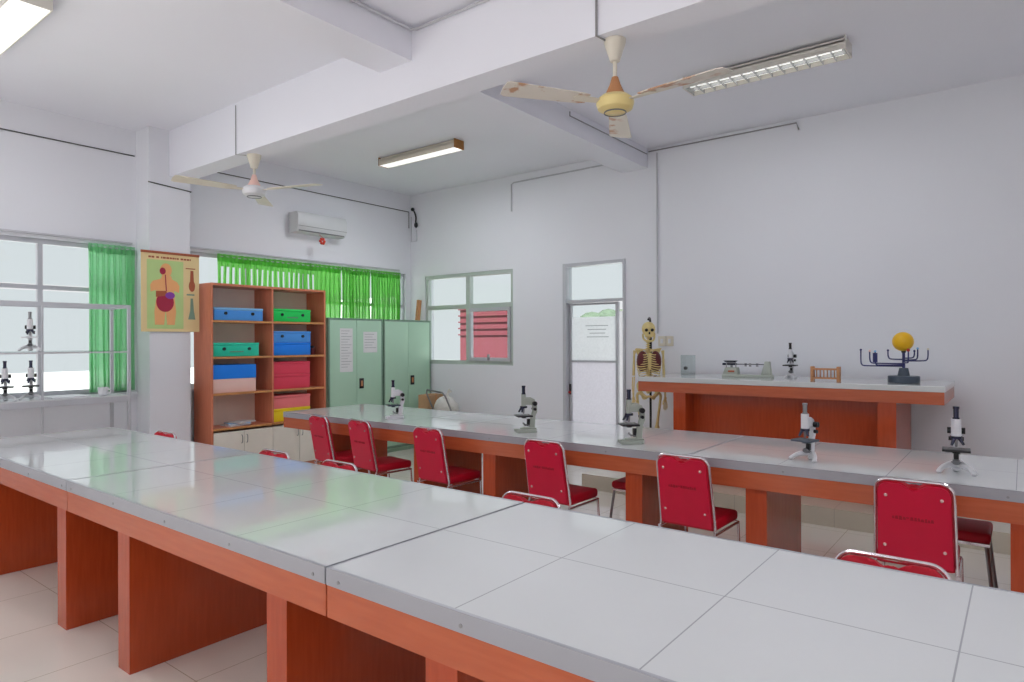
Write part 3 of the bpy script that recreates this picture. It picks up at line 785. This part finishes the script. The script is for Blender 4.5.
case_box(4.30, 4.79, SZ[2] + .172, .145, M['crim'], 'upper crimson box stacked on the third right shelf', 'box', 'storage_box', latch=False)
case_box(4.30, 4.79, SZ[3] + .151, .15, M['salmon'], 'salmon red box on top of the yellow one on the lowest right shelf', 'box', 'storage_box', latch=False)
case_box(4.30, 4.79, SZ[3] + .001, .15, M['yel'], 'yellow box partly hidden by the white table on the lowest right shelf', 'box', 'storage_box', latch=False)
o = thing('specimen_jar', (XB - .1, 4.87, SZ[1] + .001), 0, 'tiny dark red jar beside the blue cases on the second right shelf', 'jar')
MB().lathe([(0, 0), (.03, 0), (.033, .01), (.033, .07), (.022, .085), (0, .085)]).build('body', M['lung'], o); MB().cyl((0, 0, .085), (0, 0, .105), .024).build('lid', M['black'], o)
for k, (yy, rz, m_, l) in enumerate(((3.90, .1, 'paper', 'loose white booklet lying at the bottom of a stack on the lowest left shelf'),
                                    (3.93, -.25, 'blued', 'pale blue booklet lying on the white one on the lowest left shelf'),
                                    (3.97, .3, 'paper', 'white booklet topmost of the small stack on the lowest left shelf'))):
    z = SZ[3] + .001 + k * .014
    o = thing('booklet', (XB - .16, yy, z), rz, l, 'booklet', 'booklets on the lowest shelf')
    MB().box(-.09, .1, -.12, .12, 0.002, .011).build('pages', M['paper'], o, False); MB().box(-.091, .101, -.122, .121, 0, .002).box(-.091, .101, -.122, .121, .011, .013).build('cover', M[m_], o, False)


# steel cupboards
def cupboard(y0, y1, label, papers):
    o = thing('steel_cupboard', (XB, (y0 + y1) / 2, 0), 0, label, 'cupboard', 'green steel cupboards'); w = (y1 - y0) / 2; H = 1.80
    b = MB().box(-.38, -.02, -w, w, .06, H, .004).box(-.37, -.04, -w + .02, w - .02, 0, .06); b.build('body', M['green'], o)
    f = MB().box(-.02, .0, -w, w, 1.775, H).box(-.02, 0, -w, w, .06, .09).box(-.02, 0, -w, -w + .02, .09, 1.775).box(-.02, 0, w - .02, w, .09, 1.775); f.build('front_frame', M['greend'], o, False)
    for k, (a, b_) in enumerate(((-w + .022, -.002), (.002, w - .022))):
        d = MB().box(-.018, .002, a, b_, .092, 1.773, .003).build('door', M['green'], o)
        if k:
            h = MB().box(.002, .008, .04, .11, .90, 1.03, .002).build('handle', M['black'], d); MB().box(.008, .014, .06, .09, .93, 1.0, .002).build('latch', M['tan'], h)
    for (ya, yb, za, zb, l) in papers:
        p = MB().box(XB + .0025, XB + .0045, ya, yb, za, zb).build('notice_paper', M['paper'], None, False); tag(p, l, 'paper')
        q = MB()
        n = int((zb - za) / .035)
        for i in range(1, n): q.box(XB + .0045, XB + .005, ya + .02, yb - .02 - .03 * (i % 3), zb - i * .035, zb - i * .035 + .005)
        q.build('printed_lines', M['print'], p, False)


cupboard(5.03, 5.90, 'left green steel cupboard next to the bookcase, two papers stuck on it',
         [(5.20, 5.40, 1.12, 1.67, 'long white notice sheet on the left green cupboard'), (5.57, 5.80, 1.36, 1.63, 'short white notice sheet near the top right of the left green cupboard')])
cupboard(5.92, 6.80, 'right green steel cupboard in the room corner without papers', [])
tag(MB().box(-.02, .02, -.03, .03, 0, .3).xf(Matrix.Translation((-6.95, 6.735, 1.805)) @ Matrix.Rotation(-.12, 4, 'X')).build('wooden_slat', M['tan'], None, False), 'short brown wooden slat leaning in the corner on top of the right cupboard', 'slat')

# metal and glass rack in front of the left window
o = thing('glass_rack', (-6.7, 1.83, 0), 0, 'grey metal rack with glass shelves in front of the left window', 'rack')
y0, y1 = -1.66, .80
for x, y in ((-.2, y0), (.18, y0), (.18, .13), (-.2, y1), (.18, y1)):
    w_ = .014 if y == .13 else .026
    MB().box(x, x + w_, y, y + w_, 0, 1.845).build('post', M['alu'], o, False)
f = MB()
for z in (1.815, .96):
    h2 = .03 if z > 1 else .05
    for x in (-.2, .18): f.box(x + .003, x + .024, y0 + .003, y1 + .025, z, z + h2)
    for y in (y0, y1): f.box(-.198, .204, y + .002, y + .024, z + .001, z + h2 - .001)
f.build('rail', M['alu'], o, False)
MB().box(-.19, .20, y0 + .01, y1 + .02, 1.0105, 1.0195).build('shelf', M['acw'], o, False)
MB().box(-.19, .20, y0 + .01, y1 + .02, 1.422, 1.430).build('glass_shelf', M['clear'], o, False)
for x in (-.2, .18): MB().box(x, x + .024, y0, y1 + .02, 1.408, 1.4215).build('glass_rail', M['pipe'], o, False)
GR = 'microscopes on the rack by the window'
microscope((-6.65, 1.745, 1.02), a0 + PI / 2 + .6, M['mwhite'], 'leftmost microscope on the window rack, cut by the photo edge', GR, foot='arch', h=.95)
microscope((-6.65, 1.925, 1.02), a0 + PI / 2 + .6, M['mwhite'], 'microscope on the lower shelf of the window rack, left of the rack post', GR, foot='arch', h=.95)
microscope((-6.65, 1.92, 1.4305), a0 + PI / 2 + .6, M['mwhite'], 'pale microscope on the upper glass shelf of the window rack', GR, foot='arch', h=.95, stage=M['mwhite'], eye=M['chromed'])
o = thing('white_mug', (-6.62, 2.47, 1.02), .6, 'white mug at the right end of the window rack shelf', 'mug')
MB().lathe([(0, 0), (.03, 0), (.04, .012), (.045, .075), (.042, .075), (.036, .015), (0, .012)]).build('body', M['mwhite'], o)
MB().tube([(.042, 0, .06), (.07, 0, .055), (.068, 0, .025), (.04, 0, .02)], .006, smooth=2).build('handle', M['mwhite'], o)
tag(MB().box(-6.85, -6.55, 2.05, 2.35, 1.0198, 1.032, .002).build('white_tray', M['mwhite'], None), 'flat white tray lying on the lower shelf of the window rack', 'tray')

# ================================================================== POSTER ON THE PIER
o = thing('anatomy_poster', (-6.895, 3.205, 2.41), 0, 'human organs teaching poster hanging on the pier left of the bookcase', 'poster')
PT = Matrix(((0, 0, 1, 0), (1, 0, 0, 0), (0, 1, 0, 0), (0, 0, 0, 1)))       # (y, z, n)


def pr(poly, n0, n1, nm, m_, par): return MB().prism(poly, n0, n1, PT).build(nm, m_, par, False)


def ell(cx, cz, rx, rz, n=20): return [(cx + rx * math.cos(2 * PI * k / n), cz + rz * math.sin(2 * PI * k / n)) for k in range(n)]


sheet = pr([(-.292, -.8), (.292, -.8), (.292, 0), (-.292, 0)], -.002, 0, 'sheet', M['pyellow'], o)
pr([(-.235, -.77), (.125, -.77), (.125, -.075), (-.235, -.075)], 0, .0008, 'green_field', M['pgreen'], sheet)
pr([(-.292, -.012), (.292, -.012), (.292, .012), (-.292, .012)], -.006, .008, 'hanging_bar', M['pbrown'], o)
tl = MB(); x = -.22; random.seed(5)
while x < .2:
    w_ = random.uniform(.012, .03); tl.prism([(x, -.058), (x + w_, -.058), (x + w_, -.04), (x, -.04)], 0, .001, PT); x += w_ + (.006 if random.random() < .8 else .02)
tl.build('title_letters', M['pbrown'], sheet, False)
body = [(-.16, -.73), (-.165, -.60), (-.145, -.45), (-.15, -.38), (-.20, -.40), (-.205, -.33), (-.18, -.29), (-.10, -.265), (-.09, -.23), (-.0, -.23), (.01, -.265), (.06, -.29), (.085, -.33), (.08, -.40), (.03, -.38), (.035, -.45), (.05, -.60), (.035, -.73), (-.04, -.73), (-.055, -.56), (-.07, -.73)]
torso = pr(body, .0008, .0016, 'printed_body', M['skin'], sheet)
pr(ell(-.05, -.175, .058, .07), .0008, .0017, 'printed_head', M['skin'], sheet)
pr(ell(-.083, -.185, .03, .035), .0017, .0024, 'printed_mouth', M['organ'], torso)
pr([(-.062, -.22), (-.052, -.22), (-.042, -.39), (-.052, -.39)], .0017, .0024, 'printed_gullet', M['organ'], torso)
pr(ell(-.06, -.50, .088, .10), .0016, .0022, 'printed_intestine', M['organ'], torso); pr([(-.15, -.45), (-.15, -.39), (-.05, -.385), (-.03, -.43)], .0022, .0026, 'printed_liver', M['pbrown'], torso)
pr(ell(-.01, -.43, .048, .035), .0022, .0027, 'printed_stomach', M['purple'], torso)
pr(ell(.215, -.32, .033, .06), 0, .001, 'printed_kidney', M['pbrown'], sheet); pr([(.195, -.27), (.235, -.27), (.23, -.16), (.2, -.16)], 0, .0012, 'printed_vessel', M['pbrown'], sheet)
pr([(.175, -.67), (.25, -.67), (.235, -.58), (.225, -.45), (.2, -.45), (.195, -.58)], 0, .001, 'printed_gland', M['pteal'], sheet)
pr([(.15, -.145), (.25, -.145), (.25, -.135), (.15, -.135)], 0, .001, 'printed_caption', M['pbrown'], sheet); pr([(.16, -.42), (.24, -.42), (.24, -.405), (.16, -.405)], 0, .001, 'printed_caption', M['pteal'], sheet)

# ================================================================== AIR CONDITIONER, WALL FITTINGS
o = thing('air_conditioner', (LX, 5.15, 2.86), 0, 'white wall air conditioner high on the left wall near the corner', 'air conditioner')
MB().prism([(0, 0), (.15, 0), (.19, .05), (.20, .2), (.17, .25), (0, .25)], -.37, .37, Matrix(((1, 0, 0, 0), (0, 0, 1, 0), (0, 1, 0, 0), (0, 0, 0, 1))), .006).build('casing', M['acw'], o)
MB().box(.11, .178, -.34, .34, .012, .024).xf(Matrix.Rotation(0, 4, 'Y')).build('air_slot', M['dgrey'], o, False)
MB().box(.196, .2, -.365, .365, .07, .074).build('panel_seam', M['dgrey'], o, False)
o = thing('red_flower_ornament', (LX + .215, 5.12, 2.77), 0, 'small red flower ornament hanging under the air conditioner', 'ornament')
p = MB()
for k in range(6): p.ball((.0, .03 * math.cos(k * PI / 3), .03 * math.sin(k * PI / 3)), .018, n=8)
p.build('petals', M['redp'], o); MB().tube([(0, 0, 0), (0, 0, .05), (-.06, 0, .085)], .003).build('string', M['redp'], o)

tag(MB().tube([(LX + .008, FY + .3, 3.41), (LX + .008, 2.98, 3.41)], .006).build('cable', M['cable']), 'thin dark cable high on the left wall above the left window', 'cable')
tag(MB().tube([(LX + .008, 3.43, 3.42), (LX + .008, 6.8, 3.42), (LX + .008, 6.8, 3.18)], .006).build('cable', M['cable']), 'thin dark cable high on the left wall past the air conditioner', 'cable')
tag(MB().tube([(-6.905, 2.99, 3.11), (-6.903, 3.42, 3.08), (-6.98, 3.425, 3.08)], .006).build('cable', M['cable']), 'short dark cable across the top of the pier under the beam', 'cable')
o = thing('cable_bundle', (-7.06, BY - .012, 3.33), 0, 'black looped cable with plugs hanging in the top corner', 'cable')
MB().tube([(-.06, -.02, .12), (-.02, -.03, .09), (.015, -.02, .0), (0, -.02, -.09), (.02, -.02, -.12)], .012, smooth=2).build('wire', M['black'], o)
MB().ball((-.06, -.02, .12), .028, n=10).ball((.02, -.03, -.12), .032, (1, .8, 1.3), n=10).build('plug', M['black'], o)
tag(MB().tube([(-7.06, BY - .01, 3.15), (-7.06, BY - .01, 2.98), (-7.17, BY - .01, 2.98), (-7.17, BY - .01, 3.35)], .008).build('conduit', M['pipe']), 'bent painted conduit in the top corner below the black cable', 'conduit')
tag(MB().tube([(-5.29, BY - .012, 3.2), (-5.29, BY - .012, 3.55), (-5.25, BY - .012, 3.57), (-3.70, BY - .012, 3.58)], .009).build('conduit', M['pipe']), 'painted conduit with a short drop above the back window and door', 'conduit')
tag(MB().tube([(-3.23, BY - .012, 1.58), (-3.23, BY - .012, 3.6)], .009).build('conduit', M['pipe']), 'vertical painted conduit running down the back wall to the switches', 'conduit')
tag(MB().tube([(-3.33, BY - .014, 3.63), (-1.75, BY - .014, 3.63), (-1.73, BY - .014, 3.56)], .007).build('conduit', M['lcable']), 'conduit along the top of the back wall right of the beam', 'conduit')
tag(MB().tube([(-3.335, 5.2, 3.64), (-3.335, 5.2, 3.6), (-3.34, 6.80, 3.6)], .005).build('cable', M['lcable']), 'thin cable on the side of the long ceiling beam by the back wall', 'cable')
tag(MB().tube([(-3.34, FY + 1, 3.645), (-3.32, 3.16, 3.645), (-3.28, 3.185, 3.645), (-1.9, 3.185, 3.645)], .010).build('conduit', M['pipe']), 'painted conduit bent round the ceiling recess at the top of the photo', 'conduit')
tag(MB().tube([(-5.62, 3.19, 3.64), (-5.62, 3.19, 3.195), (-5.55, 3.25, 3.19)], .004).build('cable', M['lcable']), 'dark cable dropping down the beam to the far small ceiling fan', 'cable')
tag(MB().tube([(-1.87, 3.19, 3.64), (-1.87, 3.19, 3.195), (-1.85, 3.28, 3.19)], .007).build('cable', M['lcable']), 'dark cable dropping down the beam to the large near ceiling fan', 'cable')
o = thing('wall_switch', (-3.13, BY, 1.49), 0, 'double white wall switch plate beside the skeleton head', 'switch')
MB().box(-.09, .0, -.022, 0, -.05, .06, .004).box(.005, .085, -.018, 0, -.05, .06, .004).build('plate', M['enamel'], o)
MB().box(-.06, -.03, -.028, -.02, -.02, .03, .002).box(.03, .06, -.024, -.016, -.02, .03, .002).build('rocker', M['mwhite'], o)


# ================================================================== LIGHTS
def fixture(x0, x1, yc, label, wide, louvre=True, power=1.0, name='fluorescent_lamp'):
    o = thing(name, ((x0 + x1) / 2, yc, ZC), 0, label, 'ceiling light', 'fluorescent ceiling lights'); L = (x1 - x0) / 2; w = .11 if wide else .075
    b = MB().box(-L, L, -w * .6, w * .6, -.04, 0).box(-L, L, -w, -w + .006, -.095, -.02).box(-L, L, w - .006, w, -.095, -.02).box(-L, L, -w, w, -.045, -.035)
    b.build('tray', M['lamp_body'] if wide else M['enamel'], o, False)
    each('end_cap', M['lamp_body'] if wide else M['rust'], o, [MB().box(L, L + .01, -w, w, -.095, 0), MB().box(-L - .01, -L, -w, w, -.095, 0)], False)
    for yy in ((-.045, .045) if wide else (0,)):
        MB().cyl((-L + .03, yy, -.066), (L - .03, yy, -.066), .014).build('tube', M['tube'], o)
    if wide and louvre:
        f = MB(); n = 13
        for k in range(n + 1): xx = -L + k * 2 * L / n; f.box(xx - .003, xx + .003, -w + .006, w - .006, -.094, -.055)
        f.box(-L, L, -.004, .004, -.094, -.055); f.build('louvre', M['louvre'], o, False)
    else:
        MB().box(-L + .01, L - .01, -w + .01, w - .01, -.094, -.088).build('diffuser', M['tube'], o, False)
    ld = bpy.data.lights.new('lamp_light', 'AREA'); ld.shape = 'RECTANGLE'; ld.size = 2 * L; ld.size_y = 2 * w; ld.energy = LAMP_W * power; ld.color = (.92, .95, 1)
    lo = bpy.data.objects.new('lamp_light', ld); COL.objects.link(lo); lo.parent = o; lo.location = (0, 0, -.10)
    return o


fixture(-6.0, -4.8, 5.27, 'fluorescent batten lamp on the ceiling above the green cupboards', False, power=1.7)
fixture(-2.2, -1.0, 5.27, 'louvred fluorescent lamp on the ceiling right of the large fan', True, power=.9)
fixture(-6.0, -4.8, 1.40, 'fluorescent lamp on the ceiling cut by the top left corner of the photo', True, False)
fixture(-2.2, -1.0, 0.9, 'unseen fluorescent lamp added for light on the ceiling above the camera', True, power=.85)  # this and the next two lamps are added, out of view, for room light
fixture(.8, 2.0, 3.9, 'unseen fluorescent lamp added for light on the ceiling at the right', True, power=.85)
fixture(.8, 2.0, 0.9, 'unseen fluorescent lamp added for light on the ceiling over the right end', True, power=.85)


# ================================================================== FANS
def fan(x, y, zt, zm, a, hub_m, cap_m, label, R=.62, hr=.105, bm='stain'):
    o = thing('ceiling_fan', (x, y, zt), 0, label, 'ceiling fan', 'ceiling fans'); d = zm - zt
    MB().lathe([(0, 0), (.062, 0), (.06, -.02), (.028, -.12), (.014, -.125), (0, -.125)]).build('canopy', M['enamel'], o)
    MB().cyl((0, 0, -.12), (0, 0, d + .12), .012).build('rod', M['enamel'], o)
    MB().lathe([(0, d + .15), (.018, d + .15), (.03, d + .11), (.055, d + .055), (.058, d + .04), (0, d + .04)]).build('lower_cup', cap_m, o)
    MB().lathe([(0, d + .045), (hr * .75, d + .042), (hr, d + .02), (hr * 1.02, d), (hr * .92, d - .03), (hr * .55, d - .05), (0, d - .055)], n=32).build('motor', hub_m, o)
    MB().lathe([(hr * .6, d - .048), (hr * .61, d - .053), (hr * .57, d - .055), (hr * .55, d - .049)]).build('motor_ring', M['dgrey'], o)
    for k in range(3):
        an = a + k * 2 * PI / 3
        mt = RZ(an) @ Matrix.Translation((0, 0, d + .012)) @ Matrix.Rotation(math.radians(9), 4, 'X')
        b = MB().prism([(.17, -.045), (.22, -.058), (R - .02, -.075), (R, -.06), (R + .006, 0), (R, .06), (R - .02, .07), (.22, .05), (.17, .04)], -.003, .003, mt).build('blade', M[bm], o, False)
        MB().prism([(.07, -.02), (.24, -.03), (.26, 0), (.24, .03), (.07, .02)], -.008, -.0032, mt).build('blade_bracket', M['enamel'], b, False)
    return o


fan(-1.82, 3.31, ZB, 2.84, math.radians(128 - 12), M['cream'], M['tan'], 'large near ceiling fan with yellowed motor and stained blades', R=.66)
fan(-5.52, 3.31, ZB, 2.87, math.radians(140), M['mwhite'], M['pink'], 'small far ceiling fan with white motor near the air conditioner', R=.68, bm='enamel')

# ================================================================== CORNER CHAIR WITH BAG
o = thing('folding_chair', (-5.98, 6.32, 0), PI - .15, 'metal framed folding chair standing in the corner right of the cupboards', 'chair')
MB().tube([(-.2, -.22, 0), (-.2, .18, .80), (-.16, .2, .85), (.16, .2, .87), (.2, .18, .82), (.2, -.22, 0)], .011).build('frame', M['chromed'], o)
MB().tube([(-.22, .25, 0), (-.22, -.12, .46), (.22, -.12, .46), (.22, .25, 0)], .010).build('leg', M['chromed'], o)
MB().box(-.19, .19, -.2, .16, .45, .48, .01).build('seat', M['black'], o)
g = MB(); random.seed(9)
g.ball((0, 0, .15), .15, (1.1, .85, 1.0), n=24)
for v in g.bm.verts: v.co += Vector((random.uniform(-.01, .01), random.uniform(-.01, .01), random.uniform(-.012, .012)))
o = thing('plastic_bag', (-6.0, 6.33, .481), .3, 'cloudy white tied plastic bag lying on the corner chair', 'bag')
g.build('bag', M['bag'], o)
MB().tube([(0, 0, .29), (.02, .01, .34), (.05, .02, .38)], .02, radii=[.03, .015, .035]).build('bag_neck', M['bag'], o)
o = thing('cardboard_box', (-6.40, 6.45, 0), .1, 'brown cardboard carton standing between the corner chair and the green cupboard', 'box')
MB().box(-.09, .09, -.16, .16, 0, .78, .003).build('carton', M['cardb'], o, False); MB().box(-.092, .092, -.02, .02, .60, .783).build('tape', M['tan'], o, False)
